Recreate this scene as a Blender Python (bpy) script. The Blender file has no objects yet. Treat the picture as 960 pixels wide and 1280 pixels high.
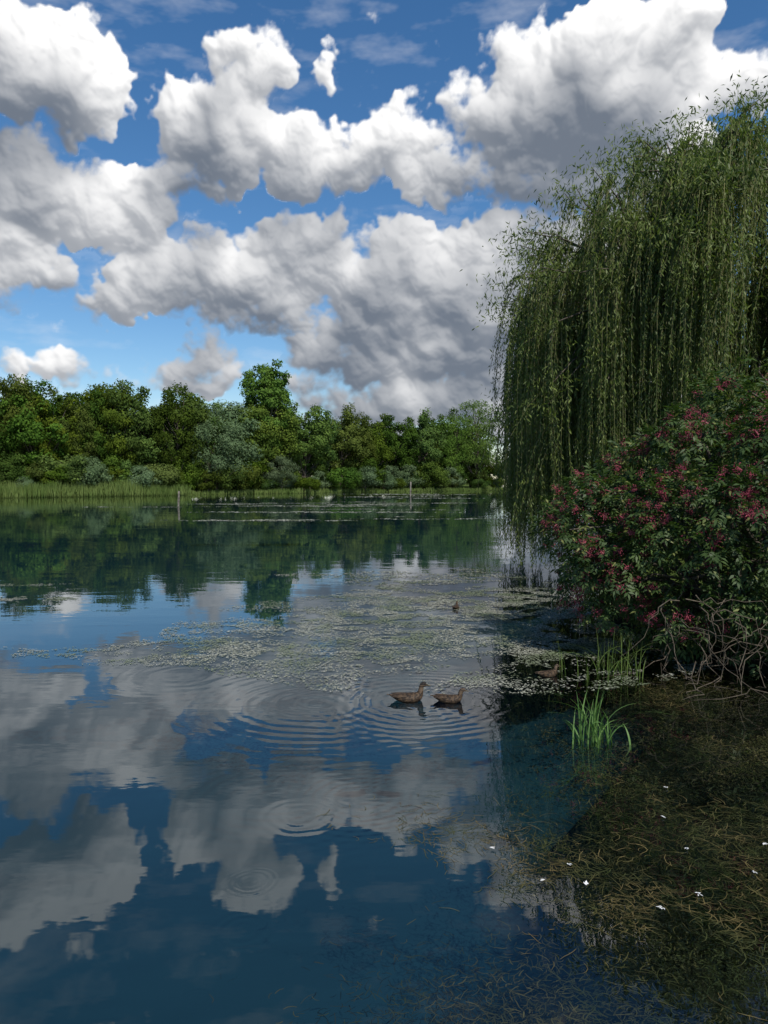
import bpy, math, random
import numpy as np
from mathutils import Vector
rng = np.random.default_rng(7)
random.seed(7)
scene = bpy.context.scene
scene.view_settings.view_transform = 'Standard'
scene.view_settings.look = 'None'
scene.view_settings.exposure = 0

# ------------------------------------------------------------------ helpers
def nrm(a):
    return a / np.maximum(np.linalg.norm(a, axis=-1, keepdims=True), 1e-9)

def add_mesh(name, V, F, mats, midx=None, parent=None, smooth=False, loc=None):
    V = np.asarray(V, dtype=np.float32); F = np.asarray(F, dtype=np.int32)
    me = bpy.data.meshes.new(name)
    me.vertices.add(len(V)); me.vertices.foreach_set("co", V.ravel())
    me.loops.add(F.size); me.loops.foreach_set("vertex_index", F.ravel())
    me.polygons.add(len(F))
    me.polygons.foreach_set("loop_start", np.arange(len(F), dtype=np.int32) * F.shape[1])
    for m in mats: me.materials.append(m)
    if midx is not None:
        me.polygons.foreach_set("material_index", np.asarray(midx, dtype=np.int32))
    if smooth:
        me.polygons.foreach_set("use_smooth", np.ones(len(F), dtype=bool))
    me.update(calc_edges=True)
    ob = bpy.data.objects.new(name, me)
    scene.collection.objects.link(ob)
    if parent: ob.parent = parent
    if loc: ob.location = loc
    return ob

class Geo:
    def __init__(s): s.V=[]; s.F=[]; s.M=[]; s.n=0
    def add(s, V, F, m=0):
        s.V.append(V); s.F.append(F + s.n); s.M.append(np.full(len(F), m)); s.n += len(V)
    def get(s): return np.concatenate(s.V), np.concatenate(s.F), np.concatenate(s.M)

def leaves(P, D, N, L, W, droop=0.0):
    S = nrm(np.cross(D, N)); n = len(P)
    L = np.broadcast_to(L, (n,))[:, None]; W = np.broadcast_to(W, (n,))[:, None]
    mid = P + D*L*0.45 + N*L*0.06
    tip = P + D*L - N*L*droop
    V = np.stack([P, mid+S*W/2, tip, mid-S*W/2], 1).reshape(-1, 3)
    F = np.arange(n*4).reshape(n, 4)
    return V, F

def tube(pts, rad, sides=6):
    pts = np.asarray(pts, float); rad = np.asarray(rad, float); n = len(pts)
    T = nrm(np.gradient(pts, axis=0))
    ref = np.array([0.31, 0.17, 0.93]); 
    A = np.cross(T, ref); bad = np.linalg.norm(A, axis=1) < 0.1
    A[bad] = np.cross(T[bad], [1, 0, 0]); A = nrm(A); B = np.cross(T, A)
    ang = np.linspace(0, 2*math.pi, sides, endpoint=False)
    V = pts[:, None, :] + rad[:, None, None]*(np.cos(ang)[None, :, None]*A[:, None, :] + np.sin(ang)[None, :, None]*B[:, None, :])
    V = V.reshape(-1, 3); F = []
    for i in range(n-1):
        for j in range(sides):
            k = (j+1) % sides
            F.append([i*sides+j, i*sides+k, (i+1)*sides+k, (i+1)*sides+j])
    return V, np.array(F)

def rdir(n):
    return nrm(rng.normal(size=(n, 3)))

_tab = rng.random((256, 256))
def vnoise(x, y):
    xi = np.floor(x).astype(int); yi = np.floor(y).astype(int); fx = x-xi; fy = y-yi
    fx = fx*fx*(3-2*fx); fy = fy*fy*(3-2*fy)
    g = lambda a, b: _tab[a % 256, b % 256]
    return (g(xi, yi)*(1-fx)+g(xi+1, yi)*fx)*(1-fy) + (g(xi, yi+1)*(1-fx)+g(xi+1, yi+1)*fx)*fy
def fbm(x, y, o=4):
    s = 0; a = 0.5; t = 0
    for i in range(o):
        s = s + a*vnoise(x*2**i+17*i, y*2**i+31*i); t += a; a *= 0.5
    return s/t
_ga = rng.random((256, 256))*2*math.pi
_gx = np.cos(_ga).astype(np.float32); _gy = np.sin(_ga).astype(np.float32)
def perlin(x, y):
    xi = np.floor(x).astype(np.int32); yi = np.floor(y).astype(np.int32)
    fx = (x-xi).astype(np.float32); fy = (y-yi).astype(np.float32)
    u = fx*fx*fx*(fx*(fx*6-15)+10); v = fy*fy*fy*(fy*(fy*6-15)+10)
    def g(i, j):
        a = (xi+i) & 255; b = (yi+j) & 255
        return _gx[a, b]*(fx-i)+_gy[a, b]*(fy-j)
    return ((g(0, 0)*(1-u)+g(1, 0)*u)*(1-v)+(g(0, 1)*(1-u)+g(1, 1)*u)*v)*1.5

# node helpers
class NT:
    def __init__(s, tree): s.t = tree; s.n = tree.nodes; s.l = tree.links
    def _in(s, sock, v):
        if v is None: return
        if isinstance(v, bpy.types.NodeSocket): s.l.new(v, sock)
        else: sock.default_value = v
    def math(s, op, a, b=None, c=None, clamp=False):
        n = s.n.new('ShaderNodeMath'); n.operation = op; n.use_clamp = clamp
        s._in(n.inputs[0], a); s._in(n.inputs[1], b); s._in(n.inputs[2], c); return n.outputs[0]
    def vm(s, op, a, b=None, c=None, scale=None):
        n = s.n.new('ShaderNodeVectorMath'); n.operation = op
        s._in(n.inputs[0], a); s._in(n.inputs[1], b)
        if c is not None: s._in(n.inputs[2], c)
        if scale is not None: s._in(n.inputs['Scale'], scale)
        return n.outputs['Value'] if op in ('LENGTH', 'DOT_PRODUCT', 'DISTANCE') else n.outputs[0]
    def noise(s, vec, scale, detail=4, rough=0.5, dist=0.0):
        n = s.n.new('ShaderNodeTexNoise'); s._in(n.inputs['Vector'], vec)
        n.inputs['Scale'].default_value = scale; n.inputs['Detail'].default_value = detail
        n.inputs['Roughness'].default_value = rough; n.inputs['Distortion'].default_value = dist
        return n.outputs[0]
    def vor(s, vec, scale, detail=0, rough=0.5, feature='F1'):
        n = s.n.new('ShaderNodeTexVoronoi'); n.feature = feature; s._in(n.inputs['Vector'], vec)
        n.inputs['Scale'].default_value = scale
        n.inputs['Detail'].default_value = detail; n.inputs['Roughness'].default_value = rough
        return n.outputs['Distance']
    def mr(s, v, a, b, c=0.0, d=1.0, kind='SMOOTHSTEP'):
        n = s.n.new('ShaderNodeMapRange'); n.interpolation_type = kind
        s._in(n.inputs['Value'], v)
        n.inputs['From Min'].default_value = a; n.inputs['From Max'].default_value = b
        n.inputs['To Min'].default_value = c; n.inputs['To Max'].default_value = d
        return n.outputs[0]
    def mix(s, f, a, b, blend='MIX'):
        n = s.n.new('ShaderNodeMix'); n.data_type = 'RGBA'; n.blend_type = blend
        s._in(n.inputs[0], f)
        for sock, v in ((n.inputs[6], a), (n.inputs[7], b)):
            if isinstance(v, tuple) and len(v) == 3: v = v + (1.0,)
            s._in(sock, v)
        return n.outputs[2]
    def sep(s, v):
        n = s.n.new('ShaderNodeSeparateXYZ'); s.l.new(v, n.inputs[0]); return n.outputs
    def comb(s, x, y, z=0.0):
        n = s.n.new('ShaderNodeCombineXYZ'); s._in(n.inputs[0], x); s._in(n.inputs[1], y); s._in(n.inputs[2], z); return n.outputs[0]

def newmat(name):
    m = bpy.data.materials.new(name); m.use_nodes = True
    m.node_tree.nodes.clear()
    return m, NT(m.node_tree)
def out(t, sh):
    o = t.n.new('ShaderNodeOutputMaterial'); t.l.new(sh, o.inputs[0])

def leaf_material(name, dark, light, transl=0.35, nscale=0.5, objrand=0.0, gloss=0.25, tipcol=None):
    m, t = newmat(name)
    g = t.n.new('ShaderNodeNewGeometry')
    nz = t.noise(g.outputs['Position'], nscale, 2)
    nz = t.mr(nz, 0.35, 0.65)
    f = t.math('ADD', t.math('MULTIPLY', nz, 0.5), t.math('MULTIPLY', g.outputs['Random Per Island'], 0.5))
    col = t.mix(f, dark, light)
    if tipcol:
        f2 = t.mr(g.outputs['Random Per Island'], 0.93, 0.95)
        col = t.mix(f2, col, tipcol)
    if objrand:
        oi = t.n.new('ShaderNodeObjectInfo')
        hs = t.n.new('ShaderNodeHueSaturation')
        t._in(hs.inputs['Hue'], t.math('MULTIPLY_ADD', oi.outputs['Random'], 0.05*objrand, 0.5-0.03*objrand))
        r2 = t.math('FRACT', t.math('MULTIPLY', oi.outputs['Random'], 7.31))
        t._in(hs.inputs['Value'], t.math('MULTIPLY_ADD', r2, 0.70*objrand, 1-0.38*objrand))
        r3 = t.math('FRACT', t.math('MULTIPLY', oi.outputs['Random'], 13.7))
        t._in(hs.inputs['Saturation'], t.math('MULTIPLY_ADD', r3, 0.2*objrand, 1-0.1*objrand))
        t.l.new(col, hs.inputs['Color']); col = hs.outputs[0]
    if gloss > 0:
        p = t.n.new('ShaderNodeBsdfPrincipled'); t.l.new(col, p.inputs['Base Color'])
        p.inputs['Roughness'].default_value = 0.55
        p.inputs['Specular IOR Level'].default_value = gloss
    else:
        p = t.n.new('ShaderNodeBsdfDiffuse'); t.l.new(col, p.inputs['Color'])
    tr = t.n.new('ShaderNodeBsdfTranslucent')
    c2 = t.mix(1.0, col, (1.1, 1.25, 0.55), 'MULTIPLY'); t.l.new(c2, tr.inputs['Color'])
    mx = t.n.new('ShaderNodeMixShader'); mx.inputs[0].default_value = transl
    t.l.new(p.outputs[0], mx.inputs[1]); t.l.new(tr.outputs[0], mx.inputs[2])
    out(t, mx.outputs[0]); return m

def simple_material(name, c1, c2, nscale=8, rough=0.8, detail=5, spec=0.3):
    m, t = newmat(name)
    tc = t.n.new('ShaderNodeTexCoord')
    nz = t.mr(t.noise(tc.outputs['Object'], nscale, detail, 0.6), 0.35, 0.65)
    col = t.mix(nz, c1, c2)
    p = t.n.new('ShaderNodeBsdfPrincipled'); t.l.new(col, p.inputs['Base Color'])
    p.inputs['Roughness'].default_value = rough; p.inputs['Specular IOR Level'].default_value = spec
    b = t.n.new('ShaderNodeBump'); b.inputs['Strength'].default_value = 0.4; b.inputs['Distance'].default_value = 0.02
    t.l.new(nz, b.inputs['Height']); t.l.new(b.outputs[0], p.inputs['Normal'])
    out(t, p.outputs[0]); return m

# ------------------------------------------------------------------ sun + sky
SUN_EL = math.radians(50)
sun_az = math.atan2(0.45, -0.8)
sunv = Vector((math.sin(sun_az)*math.cos(SUN_EL), math.cos(sun_az)*math.cos(SUN_EL), math.sin(SUN_EL)))
ld = bpy.data.lights.new("sun", 'SUN'); ld.energy = 5.0; ld.angle = math.radians(0.5); ld.color = (1.0, 0.95, 0.87)
lo = bpy.data.objects.new("sun", ld); scene.collection.objects.link(lo)
lo.rotation_euler = sunv.to_track_quat('Z', 'Y').to_euler(); lo.location = (30, -20, 60)

world = bpy.data.worlds.new("World"); scene.world = world; world.use_nodes = True
w = NT(world.node_tree); w.n.clear()
wo = w.n.new('ShaderNodeOutputWorld'); bg = w.n.new('ShaderNodeBackground')
sky = w.n.new('ShaderNodeTexSky'); sky.sky_type = 'NISHITA'; sky.sun_disc = False
sky.sun_elevation = SUN_EL; sky.sun_rotation = sun_az; sky.dust_density = 0.3; sky.ozone_density = 2.8; sky.air_density = 1.0
hs = w.n.new('ShaderNodeHueSaturation'); hs.inputs['Saturation'].default_value = 1.25; w.l.new(sky.outputs[0], hs.inputs['Color'])
w.l.new(hs.outputs[0], bg.inputs['Color']); bg.inputs['Strength'].default_value = 0.12
w.l.new(bg.outputs[0], wo.inputs[0])
world.cycles.sampling_method = 'MANUAL'; world.cycles.sample_map_resolution = 256

# cumulus layer on a very large sky dome (front sector of the sky): clouds are heaps of round puffs
K = 924.0
raw = [  # x offset, height above horizon, half width, half height   (units of 1/924 rad)
 (-420, 480, 105, 66), (-465, 550, 60, 50), (-345,472,55,46), (-380,540,50,40),
 (-400, 340, 160, 52), (-480, 300, 90, 42), (-310, 335, 75, 50), (-440,380,65,42), (-300,290,60,30),
 (-190, 420, 95, 66), (-165, 500, 52, 50), (-110,395,60,54), (-225,460,50,42), (-250,370,60,36), (-140,530,30,26),
 (0, 405, 95, 48), (15, 440, 48,36), (75,375,70,40), (-50,385,55,44),
 (250, 460, 130, 95), (330, 530, 80, 68), (150, 430, 75, 56), (230, 370, 140, 48), (375,480,55,50), (180,500,60,50), (270,540,66,46), (330,400,80,50), (110,470,40,36),
 (-190, 240, 145, 48), (-110, 285, 75, 48), (-290, 225, 95, 38), (-160,205,140,28), (-60,255,60,44), (-210,280,60,34), (-340,215,60,26),
 (40, 230, 110, 66), (50, 165, 140, 48), (125, 280, 70, 46), (-30, 190, 75, 46), (150,200,90,70), (20,290,56,38), (-20,145,85,34), (-70,165,60,34),
 (220, 230, 95, 80), (330,250,90,95), (260, 120, 120, 60), (200,295,66,44), (260,300,60,40), (140,140,90,44),
 (-235, 134, 66, 32), (-400, 136, 52, 22), (-455, 140, 34, 20), (-215,156,40,28), (-262,122,50,20), (-330,128,30,16),
 (60, 98, 170, 34), (-60, 92, 70, 24), (230,70,160,30), (-10,62,70,18), (-120,66,60,16), (120,100,90,34), (-90,120,50,22),
 (460, 490, 50, 50), (-440, 262, 80, 26), (-495, 240, 65, 22), (-75, 500, 20, 22), (-60,522,16,13), (-290,530,22,10), (-360,606,70,14), (-480,390,40,24),
 (-620, 420, 90, 100), (-650, 200, 120, 70), (620, 330, 140, 110), (640,120,160,40),
 (250, 740, 150, 30), (-380, 740, 90, 25), (-900, 350, 130, 90), (950, 300, 150, 90), (-1200,200,200,60), (1250,250,150,80),
]
NA, NE = 1500, 640
az1 = np.radians(np.linspace(-62, 62, NA)).astype(np.float32); el1 = np.radians(np.linspace(-0.5, 50, NE)).astype(np.float32)
da = float(az1[1]-az1[0]); de = float(el1[1]-el1[0])
A, E = np.meshgrid(az1, el1)
lowf = np.clip(0.35+E*3.2, 0.35, 1)
wa = A + lowf*(0.018*perlin(A*14+3, E*16+1) + 0.010*perlin(A*34+9, E*36+4) + 0.0060*perlin(A*80+9, E*85+4) + 0.0032*perlin(A*180+9, E*180+4))
we = E + lowf*(0.018*perlin(A*14+40, E*16+20) + 0.010*perlin(A*34+60, E*36+14) + 0.0060*perlin(A*80+60, E*85+14) + 0.0032*perlin(A*180+60, E*180+14))
Hm = np.zeros_like(A)
def splat(a, e, r, zc):
    m_ = r+0.032
    i0 = max(0, int((e-m_-el1[0])/de)); i1 = min(NE, int((e+m_-el1[0])/de)+2)
    j0 = max(0, int((a-m_*1.2-az1[0])/da)); j1 = min(NA, int((a+m_*1.2-az1[0])/da)+2)
    if i1 <= i0 or j1 <= j0: return
    ce = math.cos(e)
    d2 = (((wa[i0:i1, j0:j1]-a)*ce)**2 + (we[i0:i1, j0:j1]-e)**2)/(r*r)
    h = (zc+r)*np.sqrt(np.maximum(0, 1-d2))
    np.maximum(Hm[i0:i1, j0:j1], h, out=Hm[i0:i1, j0:j1])
for (x, h, ww, hh) in raw:
    u = x/K; v = h/K; a = math.atan(u); e = math.atan(v*math.cos(a)); rw = ww/K*math.cos(a)**2; rh = hh/K*math.cos(e)**2
    s = min(rh*1.15, rw)
    asp = max(1.0, rw/rh)
    for (cnt, ra, rb, q0, q1) in ((int(10*asp), 0.34, 0.55, 0.0, 0.60), (int(50*asp), 0.14, 0.28, 0.2, 0.90), (int(130*asp), 0.05, 0.13, 0.5, 1.06)):
        for _ in range(cnt):
            th = rng.uniform(0, 2*math.pi); rho = math.sqrt(rng.uniform(q0*q0, q1*q1))
            cx = math.cos(th)*rho; cy = math.sin(th)*rho
            if cy < -0.35: cy = -0.35-(abs(cy)-0.35)*0.35
            if cy < 0 and q0 > 0.4 and rng.random() < 0.5: continue
            splat(a+cx*rw, e+cy*rh, s*rng.uniform(ra, rb), 0.75*s*(1-min(1, rho)**2))
fyq = np.fft.fftfreq(NE+128)[:, None]; fxq = np.fft.rfftfreq(NA+128)[None, :]
def blur(M_, sig):
    P_ = np.pad(M_, ((0, 128), (0, 128)), mode='edge')
    f_ = np.fft.rfft2(P_)*np.exp(-2*(math.pi**2)*(sig**2)*(fyq**2+fxq**2))
    return np.fft.irfft2(f_, s=P_.shape)[:NE, :NA].astype(np.float32)
fbh = sum(perlin(A*30*2**i+7*i, E*34*2**i+3*i)*0.6**i for i in range(5))
fbl = sum(perlin(A*7*2**i+17*i, E*9*2**i+13*i)*0.55**i for i in range(4))
bil = sum(np.abs(perlin(wa*34*2**i+5*i, we*38*2**i+11*i))*0.55**i for i in range(4))
H1 = blur(Hm, 1.3)+0.0070*bil; H2 = blur(Hm+0.004*bil, 3.8); H3 = blur(Hm, 12)
def lamb(H_, k_):
    gy, gx = np.gradient(H_, de, da)
    L_ = np.array([0.32, 0.74, 0.58]); L_ = L_/np.linalg.norm(L_)
    return np.clip((-gx*k_*L_[0]-gy*k_*L_[1]+L_[2])/np.sqrt(1+(k_*gx)**2+(k_*gy)**2), 0, 1)
lam = 0.36*lamb(H1, 0.65)+0.36*lamb(H2, 1.05)+0.28*lamb(H3, 1.7)
def shift(M_, deg, ang=math.radians(68)):
    st = math.degrees(de); dx = int(round(deg*math.cos(ang)/st)); dy_ = int(round(deg*math.sin(ang)/st))
    return np.roll(M_, (-dy_, -dx), (0, 1))
tau = np.zeros_like(A); prev = 0
for dg in (0.4, 0.9, 1.5, 2.3, 3.3, 4.5, 6.0):
    tau += np.maximum(shift(H2, dg), 0)*math.radians(dg-prev); prev = dg
tr_ = np.exp(-blur(tau, 2)*(260+180*fbl))
lit = np.clip(0.56*tr_ + 0.84*lam*(0.26+0.74*tr_) - 0.07, 0, 1)
lit = blur(lit, 0.6)
soft = np.clip(0.45+1.2*fbl, 0, 1)
Dn = blur(Hm, 0.9) - 0.008*lowf + (0.006+0.009*soft)*fbh*lowf
al = np.clip(Dn/(0.009+0.020*soft*lowf+0.010*(1-lit)), 0, 1); al = al*al*(3-2*al)
print("cloud cover", float(al.mean()), "lit", float(lit[al > 0.5].mean()), float(lit[al > 0.5].min()))
fade = np.clip((np.radians(61)-np.abs(A))/0.12, 0, 1)*np.clip((np.radians(49.5)-E)/0.08, 0, 1)*np.clip(E/0.03, 0, 1)
wisp = np.clip(sum(perlin(A*5*2**i+50, E*16*2**i+70)*0.6**i for i in range(6))*0.8+0.0, 0, 1)*0.30
hz = np.clip(1-E/0.14, 0, 1)**1.5*0.35
al = np.maximum(np.maximum(al*0.99, wisp), hz)*fade
lit = np.where(Hm <= 0, np.maximum(lit, 0.8), lit)
Rd = 3500.0
V = np.stack([np.sin(A)*np.cos(E), np.cos(A)*np.cos(E), np.sin(E)], -1)*Rd
idx = np.arange(NA*NE).reshape(NE, NA)
F = np.stack([idx[:-1, :-1], idx[:-1, 1:], idx[1:, 1:], idx[1:, :-1]], -1).reshape(-1, 4)
m_cloud, t = newmat("cloud_vapour")
at = t.n.new('ShaderNodeAttribute'); at.attribute_name = "cloud_cover"
at2 = t.n.new('ShaderNodeAttribute'); at2.attribute_name = "cloud_sunlight"
c = t.mix(at2.outputs['Fac'], (0.165, 0.195, 0.245), (1.12, 1.11, 1.10))
em = t.n.new('ShaderNodeEmission'); t.l.new(c, em.inputs[0]); tp = t.n.new('ShaderNodeBsdfTransparent')
mx = t.n.new('ShaderNodeMixShader'); t.l.new(at.outputs['Fac'], mx.inputs[0]); t.l.new(tp.outputs[0], mx.inputs[1]); t.l.new(em.outputs[0], mx.inputs[2])
out(t, mx.outputs[0])
try: m_cloud.cycles.emission_sampling = 'NONE'
except Exception as ex: print(ex)
ob = add_mesh("sky", V.reshape(-1, 3), F, [m_cloud], smooth=True)
for nm, arr in (("cloud_cover", al), ("cloud_sunlight", lit)):
    ob.data.attributes.new(nm, 'FLOAT', 'POINT')
    ob.data.attributes[nm].data.foreach_set("value", np.ascontiguousarray(arr, dtype=np.float32).ravel())

# ------------------------------------------------------------------ materials
bark = simple_material("bark", (0.035, 0.028, 0.02), (0.12, 0.10, 0.075), 6)
twig_m = simple_material("twig_bark", (0.05, 0.038, 0.025), (0.11, 0.09, 0.065), 10)
m_green = leaf_material("foliage_green", (0.026, 0.052, 0.011), (0.105, 0.16, 0.030), 0.28, 0.35, 1.0, 0.0)
m_poplar = leaf_material("foliage_poplar", (0.055, 0.11, 0.022), (0.14, 0.22, 0.045), 0.35, 0.35, 0.3, 0.0)
m_silver = leaf_material("foliage_silver", (0.06, 0.10, 0.045), (0.14, 0.20, 0.10), 0.25, 0.35, 0.5, 0.0)
m_willow = leaf_material("foliage_willow", (0.038, 0.070, 0.016), (0.175, 0.22, 0.052), 0.36, 0.9, 0.0, 0.3)
m_elder = leaf_material("foliage_elder", (0.020, 0.046, 0.013), (0.080, 0.130, 0.033), 0.32, 1.3, 0.0, 0.35, (0.18, 0.20, 0.06))
m_reed = leaf_material("reed_green", (0.08, 0.13, 0.033), (0.17, 0.22, 0.07), 0.35, 0.3, 0.0, 0.0)
m_reednear = leaf_material("reed_fresh", (0.08, 0.17, 0.045), (0.17, 0.28, 0.08), 0.35, 3)
m_berry = simple_material("crimson_berry", (0.10, 0.014, 0.028), (0.28, 0.035, 0.065), 6, 0.4)
m_stalk = simple_material("crimson_stalk", (0.24, 0.04, 0.06), (0.33, 0.08, 0.10), 6, 0.5)

# ground material
m_ground, t = newmat("ground_soil")
ge = t.n.new('ShaderNodeNewGeometry'); gp = ge.outputs['Position']; gz = t.sep(gp)[2]
grass = t.mix(t.noise(gp, 1.5, 5), (0.03, 0.05, 0.012), (0.10, 0.13, 0.035))
mud = t.mix(t.mr(t.noise(gp, 14, 6, 0.7), 0.35, 0.65), (0.006, 0.008, 0.006), (0.020, 0.021, 0.013))
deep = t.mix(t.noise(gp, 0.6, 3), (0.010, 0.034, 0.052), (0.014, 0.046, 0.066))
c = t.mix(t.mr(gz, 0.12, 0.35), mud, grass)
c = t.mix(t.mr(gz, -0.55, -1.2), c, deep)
p = t.n.new('ShaderNodeBsdfPrincipled'); t.l.new(c, p.inputs['Base Color']); p.inputs['Roughness'].default_value = 0.95
p.inputs['Specular IOR Level'].default_value = 0.0
out(t, p.outputs[0])

# water material
m_water, t = newmat("water_surface")
ge = t.n.new('ShaderNodeNewGeometry'); gp = ge.outputs['Position']
ruff = t.mr(t.noise(t.vm('MULTIPLY', gp, (0.25, 0.6, 1)), 1.0, 3), 0.38, 0.66, 0.15, 1.0)
h1 = t.math('MULTIPLY', t.noise(t.vm('MULTIPLY', gp, (0.9, 1.8, 1)), 1.0, 3, 0.5), 0.0034)
h2 = t.math('MULTIPLY', t.noise(t.vm('MULTIPLY', gp, (4, 9, 1)), 1.0, 2, 0.5), 0.0006)
H = t.math('MULTIPLY', t.math('ADD', h1, h2), ruff)
nz16 = t.math('MULTIPLY', t.noise(gp, 1.6, 2), 0.20)
def ring(cx, cy, wl, amp, r0, r1, fade):
    d = t.vm('LENGTH', t.vm('MULTIPLY_ADD', gp, (1, 1, 0), (-cx, -cy, 0)))
    d2 = t.math('ADD', d, nz16)
    s = t.math('SINE', t.math('MULTIPLY', d2, 2*math.pi/wl))
    e = t.math('MULTIPLY', t.mr(d, r0-0.1, r0+0.1), t.mr(d, r1-fade, r1, 1.0, 0.0))
    return t.math('MULTIPLY', t.math('MULTIPLY', s, e), amp)
for rr in [(-0.75, 8.2, 0.17, 0.00034, 0.1, 2.3, 1.8), (0.35, 8.25, 0.14, 0.00055, 0.2, 1.7, 1.2), (0.8, 8.25, 0.12, 0.0003, 0.2, 1.2, 0.9),
           (-0.82, 4.5, 0.05, 0.00008, 0.08, 0.20, 0.08), (-0.62, 5.4, 0.10, 0.00014, 0.1, 0.5, 0.4), (1.9, 9.4, 0.12, 0.0003, 0.15, 0.8, 0.5),
           (-2.6, 9.4, 0.22, 0.0003, 0.3, 1.6, 1.2)]:
    H = t.math('ADD', H, ring(*rr))
bmp = t.n.new('ShaderNodeBump'); bmp.inputs['Strength'].default_value = 1.0; bmp.inputs['Distance'].default_value = 1.0
t.l.new(H, bmp.inputs['Height'])
fr = t.n.new('ShaderNodeFresnel'); fr.inputs['IOR'].default_value = 1.52; t.l.new(bmp.outputs[0], fr.inputs['Normal'])
gl = t.n.new('ShaderNodeBsdfGlossy'); gl.inputs['Roughness'].default_value = 0.012; gl.inputs['Color'].default_value = (0.97, 0.99, 1, 1)
t.l.new(bmp.outputs[0], gl.inputs['Normal'])
tr = t.n.new('ShaderNodeBsdfTransparent'); tr.inputs['Color'].default_value = (0.84, 0.93, 0.92, 1)
mx = t.n.new('ShaderNodeMixShader'); t.l.new(fr.outputs[0], mx.inputs[0]); t.l.new(tr.outputs[0], mx.inputs[1]); t.l.new(gl.outputs[0], mx.inputs[2])
out(t, mx.outputs[0])
S = 5000
add_mesh("river_water", [(-S, -S, 0), (S, -S, 0), (S, S, 0), (-S, S, 0)], [[0, 1, 2, 3]], [m_water])

# ------------------------------------------------------------------ terrain
def shore_far(x):
    return np.interp(x, [-4000, -400, -54.5, 30, 34, 50, 120, 4000], [-1500, -40, 105, 180, 260, 420, 700, 2500])
def shore_right(y):
    return np.interp(y, [-4000, -5, 7.2, 8.8, 10, 14, 20, 30, 180, 420, 4000], [7, 7, 6.6, 5.8, 4.6, 4.2, 6.6, 9.5, 48, 110, 1000])
def edge_x(y): return np.interp(y, [2.5, 3.5, 4.3, 5.2, 6.2, 7.5, 8.6, 10], [2.2, 1.35, 0.95, 0.85, 1.05, 1.5, 2.3, 3.2])
ax = 6*np.sinh(np.linspace(-7.3, 7.3, 440))
X, Y = np.meshgrid(ax, ax)
f1 = (Y - shore_far(X))*0.72
f2 = (X - shore_right(Y))*0.95
f3 = 0.6 - Y
f = np.maximum(np.maximum(f1, f2), f3)
f = f + 0.5*(fbm(X*0.6, Y*0.6)-0.5)
tt = np.clip((f+3.5)/4.5, 0, 1)
Z = -1.6 + 2.0*tt*tt*(3-2*tt) + np.where(f > 1, np.minimum((f-1)*0.05, 0.5), 0)
shelf = np.clip((X-edge_x(Y)+0.1)/1.1, 0, 1)*np.clip((10.5-Y)/1.0, 0, 1)*np.clip((Y-2.4)/1.2, 0, 1); shelf = shelf*shelf*(3-2*shelf)
Z = np.maximum(Z, -1.6+1.0*shelf)
Z += 0.12*(fbm(X*1.3+5, Y*1.3)-0.5)
n = len(ax)
idx = np.arange(n*n).reshape(n, n)
F = np.stack([idx[:-1, :-1], idx[:-1, 1:], idx[1:, 1:], idx[1:, :-1]], -1).reshape(-1, 4)
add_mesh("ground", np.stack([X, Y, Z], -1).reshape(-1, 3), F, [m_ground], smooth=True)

# ------------------------------------------------------------------ far trees
def make_tree(H=16, R=5, style='round', leafmat=None, nclump=60, per=190, leaf=(0.42, 0.28), seed=0, cs=1.0):
    global rng
    rng = np.random.default_rng(seed)
    G = Geo()
    base = np.array([0, 0, -0.5])
    k = 7
    tz = np.linspace(0, 0.85*H, k)
    tp = np.stack([0.15*np.cumsum(rng.normal(size=k)), 0.15*np.cumsum(rng.normal(size=k)), tz], 1); tp[0] = base
    r0 = H*0.02
    G.add(*tube(tp, np.linspace(r0, 0.04, k), 7), 0)
    cz = 0.56*H; sz_ = 0.44*H
    u = rdir(nclump)*(rng.uniform(0.35, 1.0, (nclump, 1)))**0.5
    C = u*np.array([R*0.82, R*0.82, sz_*0.86])*(0.80+0.42*rng.random((nclump, 1))) + np.array([0, 0, cz])
    if style == 'round':
        low = C[:, 2] < 0.3*H; C[low, :2] *= 0.85
    if style == 'poplar':
        C = u*np.array([R*0.82, R*0.82, sz_*0.90]) + np.array([0, 0, cz+0.02*H])
        s = np.clip((C[:, 2]/H), 0, 1); C[:, :2] *= (0.45+0.95*s)[:, None]
    crad = rng.uniform(0.18, 0.34, nclump)*R*cs
    for i in range(0, nclump):
        if i % 2 == 0:
            tzz = max(0.12*H, C[i, 2]-0.25*H)
            p0 = np.array([np.interp(tzz, tp[:, 2], tp[:, 0]), np.interp(tzz, tp[:, 2], tp[:, 1]), tzz])
            mid = (p0+C[i])/2 + np.array([0, 0, -0.03*H])
            G.add(*tube([p0, mid, C[i]], [r0*0.35, r0*0.2, 0.02], 5), 0)
    ci = np.repeat(np.arange(nclump), per)
    nn = len(ci)
    o = rdir(nn); rad = rng.uniform(0.25, 1.05, (nn, 1))**0.6
    squash = np.array([1, 1, 0.75])
    P = C[ci] + o*rad*crad[ci][:, None]*squash
    P += rng.normal(size=P.shape)*0.12
    P[:, 2] = np.maximum(P[:, 2], 0.15)
    N = nrm(o + 0.55*nrm(P-np.array([0, 0, cz])) + 0.8*rdir(nn))
    D = nrm(np.cross(N, rdir(nn)))
    if style == 'weep':
        D = nrm(D + np.array([0, 0, -1.2])); N = nrm(np.cross(D, rdir(nn)))
    L = leaf[0]*rng.uniform(0.6, 1.3, nn); W = leaf[1]*rng.uniform(0.6, 1.2, nn)
    G.add(*leaves(P, D, N, L, W), 1)
    V, F, M = G.get()
    me = add_mesh("tmp", V, F, [bark, leafmat], M)
    d = me.data; bpy.data.objects.remove(me); return d

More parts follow.
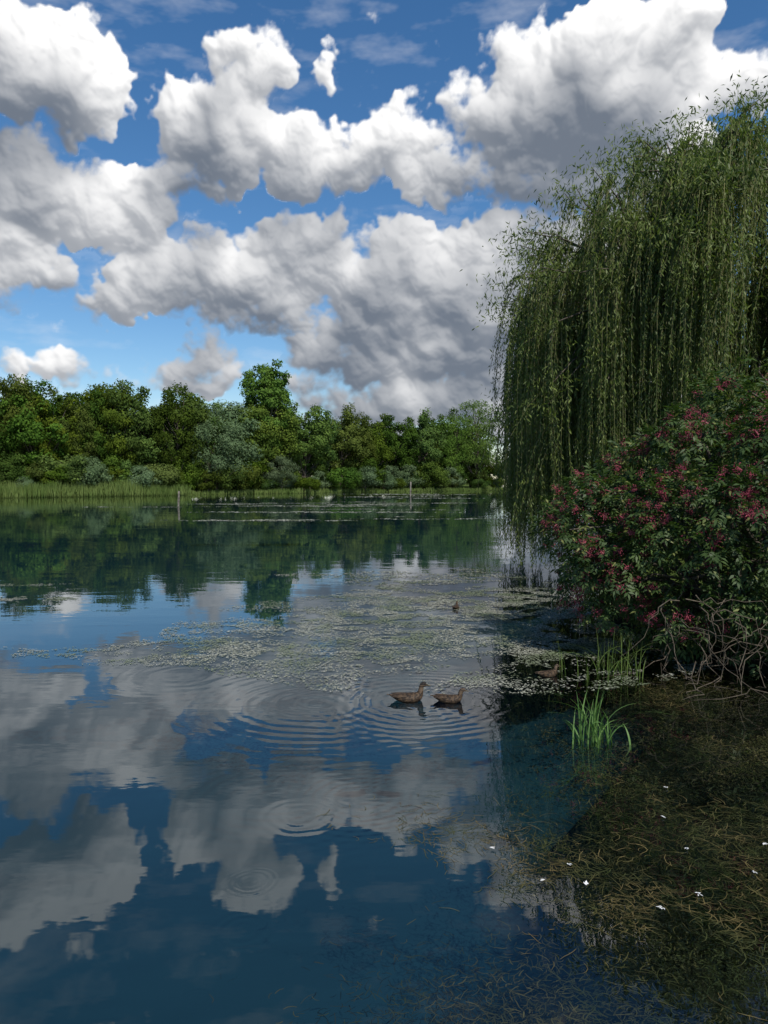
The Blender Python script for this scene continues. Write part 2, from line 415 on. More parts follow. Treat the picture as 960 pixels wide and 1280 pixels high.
var_round = [make_tree(16, 5.2, 'round', m_green, 80, 150, seed=i+10, cs=0.85) for i in range(7)]
var_poplar = make_tree(24, 4.6, 'poplar', m_poplar, 190, 110, (0.46, 0.32), seed=31, cs=0.75)
var_silver = [make_tree(12, 5.0, 'round', m_silver, 60, 200, (0.45, 0.16), seed=41), make_tree(20, 6.5, 'weep', m_poplar, 70, 150, (0.5, 0.18), seed=42)]
var_shrub = [make_tree(5, 3.0, 'round', m_green, 34, 190, (0.30, 0.2), seed=51), make_tree(5, 3.2, 'round', m_silver, 34, 190, (0.32, 0.15), seed=52), make_tree(4, 3.0, 'round', m_green, 34, 190, (0.3, 0.2), seed=53)]

row = bpy.data.objects.new("distant_tree_row", None); scene.collection.objects.link(row)
def inst(me, x, y, sc, name, sxy=1.0, z=0.2, parent=row):
    o = bpy.data.objects.new(name, me); scene.collection.objects.link(o); o.parent = parent
    o.location = (x, y, z); o.scale = (sc*sxy, sc*sxy, sc); o.rotation_euler = (0, 0, random.uniform(0, 6.28)); return o
tops_x = [-900, -500, -200, 0, 60, 100, 150, 200, 250, 300, 345, 380, 420, 470, 520, 560, 595, 635]
tops_y = [430, 440, 460, 474, 462, 488, 478, 480, 492, 502, 506, 510, 515, 510, 528, 522, 520, 545]
def shore_at(px):
    u = (px-480)/K; y = 153.4/(1-0.8876*u); return u*y, y
px = -880
while px < 632:
    X0, Y0 = shore_at(px)
    top = np.interp(px, tops_x, tops_y) + random.uniform(-14, 20)
    for back in (0, 1):
        dd = 5+back*9+random.uniform(-1.5, 2.5)
        x = X0 - 0.66*dd; y = Y0+0.75*dd
        if back: x += random.uniform(-4, 4)
        Hh = (600-top - (6 if back else 0))/K*y + 2.3
        vi = random.choice(var_round); nomH = 16
        if not back and random.random() < 0.05: vi, nomH = var_silver[0], 12.5
        inst(vi, x, y, Hh/nomH, "tree_broadleaf", random.uniform(0.7, 1.15))
    px += random.uniform(19, 30)*(1 if px > 0 else 1.8)
px = -880
while px < 636:
    X0, Y0 = shore_at(px)
    for q in range(2):
        dd = random.uniform(0.5, 4)
        inst(random.choice(var_shrub+var_shrub[::2]), X0-0.66*dd+random.uniform(-1, 1), Y0+0.75*dd, random.uniform(0.55, 1.35), "shrub", random.uniform(0.9, 1.3))
    px += random.uniform(11, 20)*(1 if px > 0 else 2)
x, y = shore_at(345); inst(var_poplar, x-2, y+3, (157/K*(y+3)+2.5)/24.5, "tree_poplar", 1.05)
x, y = shore_at(268); inst(var_silver[0], x, y+2, 1.12, "tree_silver_willow", 1.1)
x, y = shore_at(598); inst(var_silver[1], x, y+3, 1.12, "tree_willow_far", 1.05)
x, y = shore_at(572); inst(var_silver[1], x, y+5, 0.9, "tree_willow_far", 1.0)
x, y = shore_at(350); inst(var_silver[0], x, y+1, 0.62, "tree_silver_willow", 1.1)
# very distant tree line
for i in range(60):
    y = random.uniform(480, 600); x = 50 + i*7.5
    inst(random.choice(var_round), x, y, random.uniform(0.9, 1.4), "tree_horizon", random.uniform(1.1, 1.5))
for i in range(24):
    y = random.uniform(90, 330); x = shore_right(y)+random.uniform(6, 14)
    inst(random.choice(var_round), float(x), y, random.uniform(0.4, 0.65), "tree_right_bank", random.uniform(1.0, 1.3))

rng = np.random.default_rng(99)
# ------------------------------------------------------------------ far reeds
def reeds(name, pxa, pxb, n, hmin, hmax, depth, mat, width=0.07):
    u = (rng.uniform(pxa, pxb, n)-480)/K
    y = 153.4/(1-0.8876*u); x = u*y
    dd = rng.uniform(-depth, 1.5, n)
    x = x-0.66*dd; y = y+0.75*dd
    h = rng.uniform(hmin, hmax, n)*(0.45+1.1*fbm(x*0.3, y*0.3))
    P = np.stack([x, y, np.full(n, -0.1)], 1)
    D = nrm(np.stack([rng.normal(size=n)*0.12, rng.normal(size=n)*0.12, np.ones(n)], 1))
    N = nrm(np.stack([rng.normal(size=n), rng.normal(size=n)-1, rng.normal(size=n)*0.1], 1))
    V, F = leaves(P, D, N, h, np.full(n, width)*rng.uniform(0.7, 1.4, n), 0.05)
    return add_mesh(name, V, F, [mat])
reeds("reed_bed", -500, 228, 26000, 1.1, 2.5, 3.5, m_reed, 0.10)
reeds("bank_grass", 200, 636, 9000, 0.3, 1.1, 0.6, m_reed, 0.12)

# ------------------------------------------------------------------ weeping willow
G = Geo()
TC = np.array([10.6, 22.0])
trunk = np.array([[10.9, 22.3, -0.3], [10.8, 22.2, 1.2], [10.6, 22.0, 2.8], [10.45, 21.9, 4.2]])
G.add(*tube(trunk, [0.62, 0.5, 0.45, 0.42], 12), 0)
R = 7.3
def dome(r): return 7.0 + 5.3*np.sqrt(np.clip(1-(r/R)**2, 0, 1))
boughs = []
nb = 300
for i in range(nb):
    a = i*2.399963 + rng.uniform(-0.2, 0.2)
    r = R*math.sqrt((i+0.5)/nb)*0.98
    if rng.random() < 0.15: r = R*rng.uniform(0.86, 1.0)
    z = float(dome(r)) - (0 if (rng.random() < 0.6 or r < 2.5) else rng.uniform(0.5, 4.5)) + rng.uniform(-0.7, 0.45)
    boughs.append((TC[0]+r*math.cos(a), TC[1]+r*math.sin(a)*0.95, z, a, r))
for i in range(26):   # the crown's centre
    a = rng.uniform(0, 6.28); r = 2.6*math.sqrt(rng.random())
    boughs.append((TC[0]+r*math.cos(a), TC[1]+r*math.sin(a), float(dome(r))+rng.uniform(-1.2, 0.2), a, r))
for i in range(20):   # low outer boughs trailing over the water
    a = math.pi + rng.uniform(-0.75, 0.75); r = R*rng.uniform(0.90, 1.02)
    boughs.append((TC[0]+r*math.cos(a), TC[1]+r*math.sin(a)*0.95, rng.uniform(4.5, 8.2), a, r+0.001))
mains = []
for i in range(11):
    a = i/11*2*math.pi + rng.uniform(-0.2, 0.2); rr = rng.uniform(2.2, 4.2)
    e = np.array([TC[0]+rr*math.cos(a), TC[1]+rr*math.sin(a), rng.uniform(7.5, 9.8)])
    s = trunk[-1] + np.array([0, 0, rng.uniform(-1.2, 0)])
    ts = np.linspace(0, 1, 9)[:, None]
    c1 = s+np.array([0.25*(e[0]-s[0]), 0.25*(e[1]-s[1]), 2.2])
    p = (1-ts)**2*s + 2*ts*(1-ts)*c1 + ts**2*e + rng.normal(size=(9, 3))*0.13*np.sin(ts*math.pi)
    G.add(*tube(p, np.linspace(0.26, 0.09, 9), 8), 0); mains.append(p)
allp = np.concatenate([m[3:] for m in mains])
LP = []; LD = []; LN = []; LL = []
TV = Geo()
for bi, (bx, by, bz, a, r) in enumerate(boughs):
    tip = np.array([bx, by, bz])
    d = np.linalg.norm(allp - tip + np.array([0, 0, 1.5]), axis=1); s = allp[np.argmin(d)]
    ts = np.linspace(0, 1, 7)[:, None]
    c1 = (s+tip)/2 + np.array([0, 0, 0.6])
    p = (1-ts)**2*s + 2*ts*(1-ts)*c1 + ts**2*tip + rng.normal(size=(7, 3))*0.08
    G.add(*tube(p, np.linspace(0.045, 0.010, 7), 5), 0)
    leftness = np.clip((6.6-bx)/3.0, 0, 1)
    low_b = bi >= nb+26
    ns = int(rng.integers(8, 20))
    longb = rng.random() < (0.50 + 0.25*leftness) or low_b
    bsway = rng.normal(size=2)*0.30*min(1, r/3+0.2); bspread = rng.uniform(0.3, 1.1)*min(1, r/3.5+0.1)*(0.5 if low_b else 1)
    for k in range(ns):
        q = rng.uniform(0.80 if low_b else 0.55, 1.0)
        st = p[int(q*6)] + rng.normal(size=3)*np.array([0.17, 0.17, 0.12])
        if longb: zend = rng.uniform(0.8, 4.0) if bx > 6 else (rng.uniform(0.1, 1.6) if low_b else rng.uniform(0.1, 2.8))
        else: zend = max(0.8, st[2]-rng.uniform(1.0, 5.0))
        Ls = st[2]-zend
        if Ls < 0.8: continue
        nl = int(Ls/0.07)
        tpar = np.linspace(0, 1, nl)
        aa_ = a+rng.normal()*0.45
        out_ = np.array([math.cos(aa_), math.sin(aa_)])
        spread = bspread*rng.uniform(0.6, 1.3)
        sway = bsway + rng.normal(size=2)*0.10
        prof = 1-np.exp(-tpar*Ls*0.8)
        ph = rng.uniform(0, 6.28); wv = 0.05*np.sin(tpar*Ls*1.4+ph)
        xx = st[0] + out_[0]*spread*prof + sway[0]*tpar + wv
        yy = st[1] + out_[1]*spread*prof + sway[1]*tpar + 0.05*np.cos(tpar*Ls*1.1+ph)
        rise = 0.35*np.sin(np.clip(tpar*Ls/1.2, 0, 1)*math.pi)
        zz_ = st[2] - Ls*tpar + rise
        pts = np.stack([xx, yy, zz_], 1)
        ii = np.unique(np.linspace(0, nl-1, max(4, nl//12)).astype(int))
        TV.add(*tube(pts[ii], np.linspace(0.009, 0.004, len(ii)), 3), 0)
        for rep in range(2):
            keep = rng.random(nl) < 0.85
            pp = pts[keep] + rng.normal(size=(keep.sum(), 3))*0.018
            m_ = len(pp)
            od = rng.normal(size=(m_, 3)); od[:, 2] = 0; od = nrm(od)
            LD.append(nrm(od*rng.uniform(0.3, 1.0, (m_, 1)) + np.array([0, 0, -1.0])))
            LP.append(pp); LL.append(rng.uniform(0.11, 0.19, m_)*(1-0.3*tpar[keep]))
# leafy short shoots over the boughs, closing the crown's top
for (bx, by, bz, a, r) in boughs[:nb+26]:
    n_ = 110
    pp = np.array([bx, by, bz]) + rng.normal(size=(n_, 3))*np.array([0.42, 0.42, 0.22])
    od = rng.normal(size=(n_, 3)); LD.append(nrm(od*0.7+np.array([0, 0, -0.8]))); LP.append(pp); LL.append(rng.uniform(0.12, 0.2, n_))
LP = np.concatenate(LP); LD = np.concatenate(LD); LL = np.concatenate(LL)
LN = nrm(np.cross(LD, rdir(len(LP))))
V, F = leaves(LP, LD, LN, LL, LL*0.23)
G.add(V, F, 1)
tv, tf, tm = TV.get(); G.add(tv, tf, 2)
V, F, M = G.get()
m_wtwig = simple_material("willow_twig", (0.10, 0.11, 0.04), (0.18, 0.17, 0.07), 3)
add_mesh("weeping_willow_tree", V, F, [bark, m_willow, m_wtwig], M)
print("willow leaves", len(LP))

# ------------------------------------------------------------------ elder bush
G = Geo()
EC = np.array([5.65, 11.0, 1.45]); EA = np.array([3.35, 2.6, 2.65])
def ef(P):
    d = (P-EC)/EA; dz = np.where(d[:, 2] < 0, d[:, 2]*EA[2]/1.9, d[:, 2])
    return np.abs(d[:, 0])**1.5 + np.abs(d[:, 1])**1.8 + np.abs(dz)**1.35
def esample(n, lo, hi):
    res = []
    while sum(len(r) for r in res) < n:
        P = EC + rng.uniform(-1.05, 1.05, (n*4, 3))*EA
        P = P[P[:, 2] > 0.12]; f = ef(P); res.append(P[(f > lo) & (f < hi)])
    return np.concatenate(res)[:n]
C = esample(250, 0.52, 0.90); cr = rng.uniform(0.22, 0.50, len(C))
# stems
for i in range(70):
    e = C[rng.integers(len(C))]; s = np.array([5.6+rng.normal()*0.5, 11+rng.normal()*0.5, -0.1])
    ts = np.linspace(0, 1, 8)[:, None]; c1 = np.array([s[0]*0.6+e[0]*0.4, s[1]*0.6+e[1]*0.4, e[2]*0.9+0.6])
    p = (1-ts)**2*s+2*ts*(1-ts)*c1+ts**2*e+rng.normal(size=(8, 3))*0.04
    G.add(*tube(p, np.linspace(0.05, 0.012, 8), 5), 0)
# drooping bare twigs low at the waterside
for i in range(110):
    s = esample(1, 0.6, 0.95)[0]; s[2] = rng.uniform(0.3, 1.3); s[1] = rng.uniform(8.8, 9.8); s[0] = rng.uniform(3.6, 6.4)
    k = 9; stp = rng.normal(size=(k, 3))*0.06 + np.array([rng.normal()*0.07, -0.05, -rng.uniform(0.02, 0.13)])
    p = s+np.cumsum(stp, 0); p[:, 2] = np.maximum(p[:, 2], 0.02)
    G.add(*tube(p, np.linspace(0.008, 0.002, k), 4), 2)
nc = 10500
ci = rng.integers(0, len(C), nc)
o = rdir(nc); bias = nrm(C[ci]-EC); o = nrm(o+0.55*bias+np.array([0, 0, 0.15]))
B = C[ci]+o*cr[ci][:, None]*rng.uniform(0.55, 1.15, (nc, 1))
kk = B[:, 2] > 0.12; B = B[kk]; o = o[kk]; nc = len(B)
# compound pinnate leaves
rd = nrm(o + 0.7*rdir(nc) + np.array([0, 0, -0.45]))
up = nrm(o*0.6+np.array([0, 0, 1.0])+0.4*rdir(nc))
side = nrm(np.cross(rd, up)); up = nrm(np.cross(side, rd))
rl = rng.uniform(0.12, 0.22, nc)[:, None]
for (fr_, sd) in [(0.3, 1), (0.3, -1), (0.6, 1), (0.6, -1), (0.9, 1), (0.9, -1), (1.0, 0)]:
    P = B + rd*rl*fr_
    D = nrm(rd*(0.55 if sd else 1.0) + side*sd*0.85 + rng.normal(size=(nc, 3))*0.12 - up*0.15)
    V, F = leaves(P, D, nrm(up+rng.normal(size=(nc, 3))*0.2), rng.uniform(0.075, 0.12, nc), rng.uniform(0.028, 0.042, nc), 0.15)
    G.add(V, F, 1)
# berry clusters (umbels) with crimson stalks
nu = 2200
ci = rng.integers(0, len(C), nu); o = nrm(rdir(nu)+0.9*nrm(C[ci]-EC)+np.array([0, -0.35, 0.25]))
U = C[ci]+o*cr[ci][:, None]*1.10
dens_ = fbm(U[:, 0]*0.9+3, U[:, 2]*0.9)
U = U[(dens_ > 0.36) & (U[:, 2] > 0.4)]
cube = np.array([[-1,-1,-1],[1,-1,-1],[1,1,-1],[-1,1,-1],[-1,-1,1],[1,-1,1],[1,1,1],[-1,1,1]])*0.62
cf = np.array([[0,3,2,1],[4,5,6,7],[0,1,5,4],[1,2,6,5],[2,3,7,6],[3,0,4,7]])
bp = []; 
for u_ in U:
    hang = nrm(rng.normal(size=3)*0.5+np.array([0, -0.2, -0.3]))
    sz0 = rng.uniform(0.045, 0.09)
    for k in range(8):
        tipd = nrm(hang+rng.normal(size=3)*0.6); tp_ = u_+tipd*sz0
        S_ = nrm(np.cross(tipd, rng.normal(size=3)))
        G.add(np.array([u_-S_*0.003, u_+S_*0.003, tp_+S_*0.003, tp_-S_*0.003]), np.array([[0, 1, 2, 3]]), 4)
        bp.append(tp_+rng.normal(size=(4, 3))*sz0*0.36)
bp = np.concatenate(bp); nb_ = len(bp); br = rng.uniform(0.004, 0.008, nb_)
V = (bp[:, None, :]+cube[None]*br[:, None, None]*1.2).reshape(-1, 3)
F = (cf[None]+8*np.arange(nb_)[:, None, None]).reshape(-1, 4)
G.add(V, F, 3)
V, F, M = G.get()
add_mesh("elder_bush", V, F, [bark, m_elder, twig_m, m_berry, m_stalk], M)

# ------------------------------------------------------------------ ribbons (weeds, blades)
def ribbons(n, P0, A0, L, W, seg=4, curl=0.6, zfun=None, lean=None):
    ang = A0.copy(); p = P0.copy(); pts = [p.copy()]; nrmls = [ang.copy()]
    dc = rng.normal(size=n)*curl/seg
    for s in range(seg):
        ang = ang + dc + rng.normal(size=n)*0.18
        p = p + np.stack([np.cos(ang), np.sin(ang), np.zeros(n)], 1)*(L/seg)[:, None]
        if zfun is not None: p[:, 2] += zfun(n)
        pts.append(p.copy()); nrmls.append(ang.copy())
    V = []
    for i, (q, a) in enumerate(zip(pts, nrmls)):
        wd = W*(1-0.75*abs(i/seg-0.4))
        S_ = np.stack([-np.sin(a), np.cos(a), np.zeros(n)], 1)*wd[:, None]/2
        V += [q-S_, q+S_]
    V = np.stack(V, 1)
    base = (2*(seg+1))*np.arange(n)[:, None]
    F = []
    for i in range(seg): F.append(np.concatenate([base+2*i, base+2*i+2, base+2*i+3, base+2*i+1], 1))
    F = np.stack(F, 1).reshape(-1, 4)
    return V.reshape(-1, 3), F

def weed_material(name, c1, c2, c3, ns=1.2):
    m, t = newmat(name)
    g = t.n.new('ShaderNodeNewGeometry'); z = t.sep(g.outputs['Position'])[2]
    c = t.mix(g.outputs['Random Per Island'], c1, c2)
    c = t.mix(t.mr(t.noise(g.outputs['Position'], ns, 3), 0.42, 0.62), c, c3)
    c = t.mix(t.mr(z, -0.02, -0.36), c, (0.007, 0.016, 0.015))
    p = t.n.new('ShaderNodeBsdfPrincipled'); t.l.new(c, p.inputs['Base Color']); p.inputs['Roughness'].default_value = 0.7
    p.inputs['Specular IOR Level'].default_value = 0.15
    out(t, p.outputs[0]); return m
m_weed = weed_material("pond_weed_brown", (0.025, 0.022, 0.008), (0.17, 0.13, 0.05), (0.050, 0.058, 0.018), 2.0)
m_float = weed_material("floating_weed", (0.17, 0.18, 0.13), (0.42, 0.42, 0.35), (0.17, 0.20, 0.12))

# submerged / surfacing weed mass on the right
G = Geo()
n0 = 130000
x = rng.uniform(0.3, 7.5, n0); y = rng.uniform(2.6, 9.6, n0)
e = x-edge_x(y); dn_ = 0.5*fbm(x*1.5, y*1.5)+0.5*fbm(x*0.7+50, y*0.8+20, 3)
keep = (rng.random(n0) < np.clip(e*0.7+0.12, 0, 1)*np.clip((dn_-0.40)*5.0, 0.08, 1)) & (e > -0.35)
keep &= ~((x > shore_right(y)+0.3))
x = x[keep]; y = y[keep]; e = e[keep]; dn_ = dn_[keep]; n1_ = len(x)
zmax = np.where(rng.random(n1_) < np.clip(0.03+0.06*e, 0, 0.16)*np.clip((dn_-0.46)*9, 0, 1), rng.uniform(0.001, 0.005, n1_), -rng.uniform(0.01, 1, n1_)*0.42)
V, F = ribbons(n1_, np.stack([x, y, zmax], 1), rng.uniform(0, 6.28, n1_), rng.uniform(0.03, 0.17, n1_), rng.uniform(0.002, 0.006, n1_), 3, 1.4, lambda n: rng.normal(size=n)*0.002)
G.add(V, F, 0)
n0 = 420000   # small weed leaves in lumpy masses just under the surface
x = rng.uniform(0.3, 7.5, n0); y = rng.uniform(2.6, 9.6, n0); e = x-edge_x(y)
lump = 0.5*fbm(x*2.2+3, y*2.6, 5)+0.5*fbm(x*0.8+31, y*0.9+7, 3)
keep = (rng.random(n0) < np.clip(e*0.9+0.10, 0, 1)*np.clip((lump-0.44)*7, 0.05, 0.85)) & (e > -0.3) & (x < shore_right(y)+0.3)
x = x[keep]; y = y[keep]; lump = lump[keep]; m_ = len(x)
z = -0.46 + 1.7*(lump-0.38) + rng.normal(size=m_)*0.05; z = np.minimum(z, rng.uniform(-0.07, 0.002, m_))
D = rdir(m_); D[:, 2] *= 0.4; D = nrm(D)
N = nrm(rdir(m_)*0.8+np.array([0, 0, 1.0]))
V, F = leaves(np.stack([x, y, z], 1), D, N, rng.uniform(0.012, 0.040, m_), rng.uniform(0.004, 0.009, m_)); G.add(V, F, 0)
V, F, M = G.get()
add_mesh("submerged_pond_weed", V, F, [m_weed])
print("weed", n1_, m_)

# deep dark leafy weed patch, bottom centre-right
n2 = 12000
x = rng.normal(0.85, 0.5, n2); y = rng.normal(3.35, 0.38, n2)
P0 = np.stack([x, y, -0.12-rng.random(n2)*0.4], 1)
V, F = ribbons(n2, P0, rng.uniform(0, 6.28, n2), rng.uniform(0.03, 0.10, n2), rng.uniform(0.003, 0.008, n2), 3, 1.0)
G = Geo(); G.add(V, F, 0)
# loose stems drifting at the surface
n3 = 1800
tl = rng.random(n3); x = 0.1+tl*2.0+rng.normal(size=n3)*0.26; y = 5.3-tl*1.5+rng.normal(size=n3)*0.28
k = fbm(x*2.5, y*2.5) > 0.48; x = x[k]; y = y[k]; n3 = len(x)
V, F = ribbons(n3, np.stack([x, y, rng.uniform(0.001, 0.004, n3)], 1), rng.normal(-0.5, 0.9, n3), rng.uniform(0.03, 0.14, n3), rng.uniform(0.002, 0.005, n3), 4, 0.8)
G.add(V, F, 0)
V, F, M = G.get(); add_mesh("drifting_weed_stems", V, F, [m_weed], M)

# floating weed patches
G = Geo()
def patch(cx, cy, rx, ry, n, thr, size, fx, fy, elong=2.2, rot=0.0, ox=0, finef=4, soft=8, ft=0.45):
    x = rng.uniform(-1, 1, n); y = rng.uniform(-1, 1, n)
    r = np.sqrt(x*x+y*y); X_ = cx+x*rx; Y_ = cy+y*ry+x*rot
    d = fbm(X_*fx+ox, Y_*fy+ox, 5) - 0.28*np.clip(r-0.35, 0, 2)
    fine = fbm(X_*finef+7, Y_*finef*1.3, 3)
    keep = (d > thr) & (r < 1) & (rng.random(n) < np.clip((d-thr)*soft, 0, 1)) & (fine > ft)
    X_ = X_[keep]; Y_ = Y_[keep]; m_ = len(X_)
    if m_ == 0: return
    a = rng.normal(0, 0.9, m_)
    D = np.stack([np.cos(a), np.sin(a), np.zeros(m_)], 1); N = nrm(np.stack([rng.normal(size=m_)*0.08, rng.normal(size=m_)*0.08, np.ones(m_)], 1))
    L = size*rng.uniform(0.5, 1.6, m_)
    P = np.stack([X_, Y_, rng.uniform(0.003, 0.012, m_)], 1)
    V, F = leaves(P, D, N, L, L/elong); G.add(V, F, 0)
patch(0.9, 12.4, 4.6, 4.0, 115000, 0.24, 0.038, 0.9, 1.1, 2.7, 0.0, 0, 3.0, 3, 0.40)
patch(2.2, 14.4, 3.6, 4.0, 95000, 0.24, 0.040, 0.9, 1.1, 2.7, 0, 3, 3.0, 3, 0.41)
patch(-2.6, 10.6, 3.2, 0.9, 18000, 0.38, 0.036, 0.8, 1.6, 3.0, -0.2)
patch(-9.2, 15.2, 4.6, 0.55, 16000, 0.30, 0.06, 0.4, 1.0, 3.0)
patch(-9.5, 17.5, 4, 0.35, 3000, 0.42, 0.06, 0.4, 1.0, 3.0)
patch(1.0, 19, 5, 1.8, 14000, 0.42, 0.06, 0.4, 0.9, 3.0)
for i in range(16):
    yy = rng.uniform(38, 85); patch(rng.uniform(-26, 8), yy, rng.uniform(5, 12), rng.uniform(0.5, 1.6), 2500, 0.36, 0.20, 0.12, 0.5, 2.2, 0.0, i*3.3, 1.0)
for i in range(5):
    yy = rng.uniform(95, 140); patch(rng.uniform(-5, 14), yy, 10, 2.5, 1500, 0.36, 0.35, 0.1, 0.3, 2.2, 0.0, i*2.3, 0.7)
V, F, M = G.get(); add_mesh("floating_weed_mat", V, F, [m_float], M); print("float", len(F))

# white feathers on the weed
m_feather = simple_material("white_feather", (0.6, 0.6, 0.58), (0.8, 0.8, 0.78), 20, 0.8)
G = Geo()
for (x, y) in [(2.08, 5.35), (2.05, 4.9), (1.9, 4.35), (1.62, 4.2), (1.2, 4.7), (2.6, 4.95), (1.0, 4.5), (1.25, 4.45), (2.35, 4.6), (2.3, 5.9), (0.75, 4.9)]:
    k = 5; a = rng.uniform(0, 6.28); P = np.tile([x, y, 0.012], (k, 1))+rng.normal(size=(k, 3))*np.array([0.006, 0.006, 0.002])
    aa = a+rng.normal(size=k)*0.35; D = np.stack([np.cos(aa), np.sin(aa), np.full(k, 0.15)], 1)
    V, F = leaves(P, nrm(D), np.tile([0, 0, 1.0], (k, 1)), rng.uniform(0.02, 0.04, k), 0.010); G.add(V, F, 0)
V, F, M = G.get(); add_mesh("white_feathers", V, F, [m_feather], M)

# ------------------------------------------------------------------ near reed clump
def blade_clump(name, cx, cy, n, hmin, hmax, spread, mat, width=0.014, z0=-0.05):
    G = Geo()
    for i in range(n):
        a = rng.uniform(0, 6.28); h = rng.uniform(hmin, hmax); ln = abs(rng.normal())*0.5+0.08
        s = np.array([cx+rng.normal()*spread, cy+rng.normal()*spread, z0]); k = 9
        tt_ = np.linspace(0, 1, k)[:, None]
        bend = ln*h*tt_**2.0
        p = s + np.concatenate([np.cos(a)*bend, np.sin(a)*bend, h*(tt_ - 0.45*min(ln, 1.3)*tt_**3)], 1)
        S_ = np.array([-math.sin(a), math.cos(a), 0]); S_ = nrm(S_+rng.normal(size=3)*0.4)
        wd = width*rng.uniform(0.7, 1.3)*(1-tt_**2.5)*0.5+0.0008
        V = np.stack([p-S_*wd, p+S_*wd], 1).reshape(-1, 3)
        F = np.array([[2*j, 2*j+1, 2*j+3, 2*j+2] for j in range(k-1)]); G.add(V, F, 0)
    V, F, M = G.get(); return add_mesh(name, V, F, [mat], M)
blade_clump("reed_clump", 2.02, 7.0, 48, 0.25, 0.72, 0.09, m_reednear, 0.014)
blade_clump("waterside_grass", 3.0, 9.5, 50, 0.3, 0.7, 0.22, m_reed, 0.010)
blade_clump("waterside_grass", 2.6, 9.3, 14, 0.2, 0.45, 0.12, m_reed, 0.009)

# ------------------------------------------------------------------ wooden posts
m_post = simple_material("weathered_wood", (0.08, 0.07, 0.055), (0.2, 0.18, 0.15), 5)
def post(px, py, h, r):
    y = 2.5*K/(py-600); x = (px-480)/K*y
    p = [[x, y, -1.0], [x, y, 0.3], [x+0.03, y, h*0.6], [x+0.05, y, h], [x+0.05, y, h+0.03]]
    V, F = tube(p, [r*1.05, r, r*0.95, r*0.9, 0.01], 10)
    add_mesh("wooden_mooring_post", V, F, [m_post], smooth=False)
post(223, 632, 1.4, 0.10); post(513, 619, 2.2, 0.13)

# ------------------------------------------------------------------ ducks
m_duck, t = newmat("duck_feathers")
tcn = t.n.new('ShaderNodeTexCoord'); oc = tcn.outputs['Object']; ox_, oy_, oz_ = t.sep(oc)
v = t.vor(t.vm('MULTIPLY', oc, (0.8, 1.2, 1.2)), 55, 0)
c = t.mix(t.mr(v, 0.25, 0.6), (0.010, 0.007, 0.005), (0.085, 0.055, 0.032))
c = t.mix(t.mr(t.noise(oc, 25, 4), 0.4, 0.65), c, (0.018, 0.012, 0.008))
hd = t.mix(t.mr(oz_, 0.175, 0.185), (0.10, 0.07, 0.045), (0.015, 0.011, 0.008))
hd = t.mix(t.math('MULTIPLY', t.mr(oz_, 0.155, 0.160), t.mr(oz_, 0.166, 0.170, 1, 0)), hd, (0.014, 0.010, 0.007))
c = t.mix(t.mr(oz_, 0.105, 0.12), c, hd)
p = t.n.new('ShaderNodeBsdfPrincipled'); t.l.new(c, p.inputs['Base Color']); p.inputs['Roughness'].default_value = 0.65
p.inputs['Specular IOR Level'].default_value = 0.2
out(t, p.outputs[0])
m_bill = simple_material("duck_bill", (0.05, 0.04, 0.02), (0.09, 0.07, 0.03), 30, 0.4)
m_eye = simple_material("duck_eye", (0.005, 0.005, 0.005), (0.01, 0.01, 0.01), 5, 0.15)
m_tail = simple_material("duck_tail_feathers", (0.04, 0.03, 0.02), (0.14, 0.11, 0.08), 40, 0.7)

def loft(name, rings, mat, parent, seg=20):
    # rings: (x, z_centre, half_width, half_height, tilt)
    V = []; F = []
    for (x, z, ry, rz, ti) in rings:
        for j in range(seg):
            a = 2*math.pi*j/seg; yy = ry*math.cos(a); s = math.sin(a); q = rz*s
            V.append((x - q*math.sin(ti), yy, z + q*math.cos(ti)))
    n = len(rings)
    for i in range(n-1):
        for j in range(seg):
            a = i*seg+j; b = i*seg+(j+1) % seg; F.append([a, b, b+seg, a+seg])
    ob = add_mesh(name, V, F, [mat], smooth=True, parent=parent)
    s = ob.modifiers.new("sub", 'SUBSURF'); s.levels = 1; s.render_levels = 1
    return ob
def ellipsoid(name, c, r, mat, parent, rot=(0, 0, 0), taper=0.0, seg=20, rings=12):
    V = []; F = []
    for i in range(rings+1):
        th = math.pi*i/rings
        for j in range(seg):
            ph = 2*math.pi*j/seg
            x = math.cos(th); k = math.sin(th)*(1-taper*(-x*0.5+0.5)*1.0)
            V.append((r[0]*x, r[1]*k*math.cos(ph), r[2]*k*math.sin(ph)))
    for i in range(rings):
        for j in range(seg):
            a = i*seg+j; b = i*seg+(j+1) % seg; F.append([a, b, b+seg, a+seg])
    ob = add_mesh(name, V, F, [mat], smooth=True, parent=parent); ob.location = c; ob.rotation_euler = rot; return ob
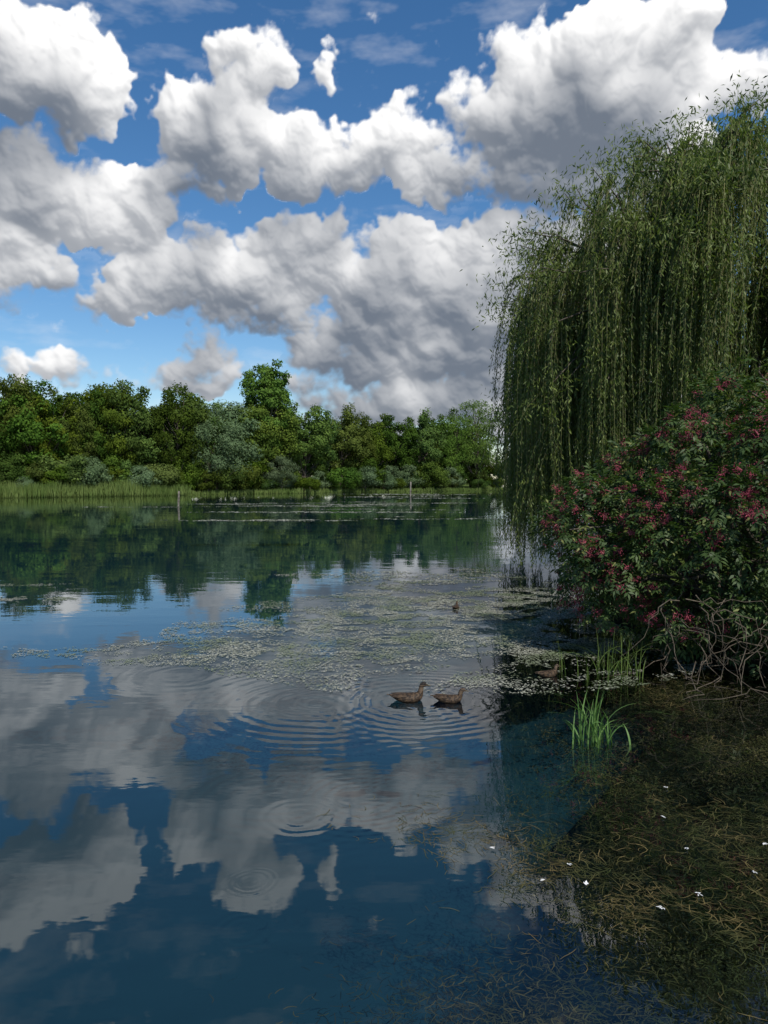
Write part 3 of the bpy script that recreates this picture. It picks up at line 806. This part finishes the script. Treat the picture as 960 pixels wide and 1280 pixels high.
def duck(name, x, y, heading, scale=1.0, dz=0.0):
    e = bpy.data.objects.new(name, None); scene.collection.objects.link(e)
    e.location = (x, y, -0.004); e.rotation_euler = (0, 0, heading); e.scale = (scale,)*3
    # one continuous loft: tail, rump, back, breast, then the spine turns up the neck into the head and forehead
    rings = [(-0.225, 0.072, 0.004, 0.003, 0), (-0.205, 0.066, 0.026, 0.010, 0), (-0.165, 0.053, 0.050, 0.026, 0), (-0.11, 0.038, 0.074, 0.047, 0), (-0.04, 0.028, 0.088, 0.060, 0.0),
             (0.03, 0.028, 0.088, 0.062, 0.05), (0.085, 0.036, 0.075, 0.060, 0.30), (0.122, 0.055, 0.054, 0.050, 0.75), (0.136, 0.083+dz*0.3, 0.036, 0.035, 1.20), (0.140, 0.112+dz*0.7, 0.026, 0.027, 1.45),
             (0.145, 0.134+dz, 0.025, 0.027, 1.35), (0.155, 0.152+dz, 0.027, 0.032, 0.95), (0.172, 0.162+dz, 0.027, 0.031, 0.35), (0.190, 0.160+dz, 0.022, 0.024, 0.1), (0.203, 0.155+dz, 0.013, 0.014, 0), (0.207, 0.154+dz, 0.003, 0.004, 0)]
    loft("body", rings, m_duck, e)
    loft("bill", [(0.196, 0.153+dz, 0.011, 0.012, 0), (0.215, 0.149+dz, 0.011, 0.008, 0), (0.235, 0.145+dz, 0.0125, 0.005, 0), (0.250, 0.143+dz, 0.010, 0.0035, 0), (0.255, 0.143+dz, 0.002, 0.001, 0)], m_bill, e, 12)
    for s in (-1, 1):
        ellipsoid("wing_l" if s > 0 else "wing_r", (-0.065, s*0.060, 0.055), (0.135, 0.026, 0.036), m_duck, e, (s*-0.30, 0.10, s*-0.14), 0.75)
        ellipsoid("eye_l" if s > 0 else "eye_r", (0.178, s*0.0245, 0.168+dz), (0.0045, 0.003, 0.0045), m_eye, e, seg=10, rings=6)
    P = np.tile([-0.19, 0, 0.062], (9, 1)); a = np.linspace(-0.4, 0.4, 9)
    D = np.stack([-np.cos(a), np.sin(a), np.full(9, 0.2)], 1)
    V, F = leaves(P, nrm(D), np.tile([0, 0, 1.0], (9, 1)), 0.065, 0.020); add_mesh("tail", V, F, [m_tail], parent=e)
    return e
duck("mallard_duck", 0.28, 8.30, math.radians(3), 1.0, 0.025)
duck("mallard_duck", 0.74, 8.26, math.radians(-8), 0.88, 0.0)
duck("mallard_duck", 2.10, 9.35, math.radians(25), 0.8, -0.01)
duck("mallard_duck", 1.40, 14.3, math.radians(75), 0.75, -0.01)

# ------------------------------------------------------------------ camera
cd = bpy.data.cameras.new("camera"); cam = bpy.data.objects.new("camera", cd); scene.collection.objects.link(cam)
cd.sensor_fit = 'VERTICAL'; cd.sensor_height = 36; cd.lens = 924/1280*36
cd.clip_start = 0.05; cd.clip_end = 20000
cam.location = (0, 0, 2.5); cam.rotation_euler = (math.radians(90-2.48), 0, 0)
scene.camera = cam
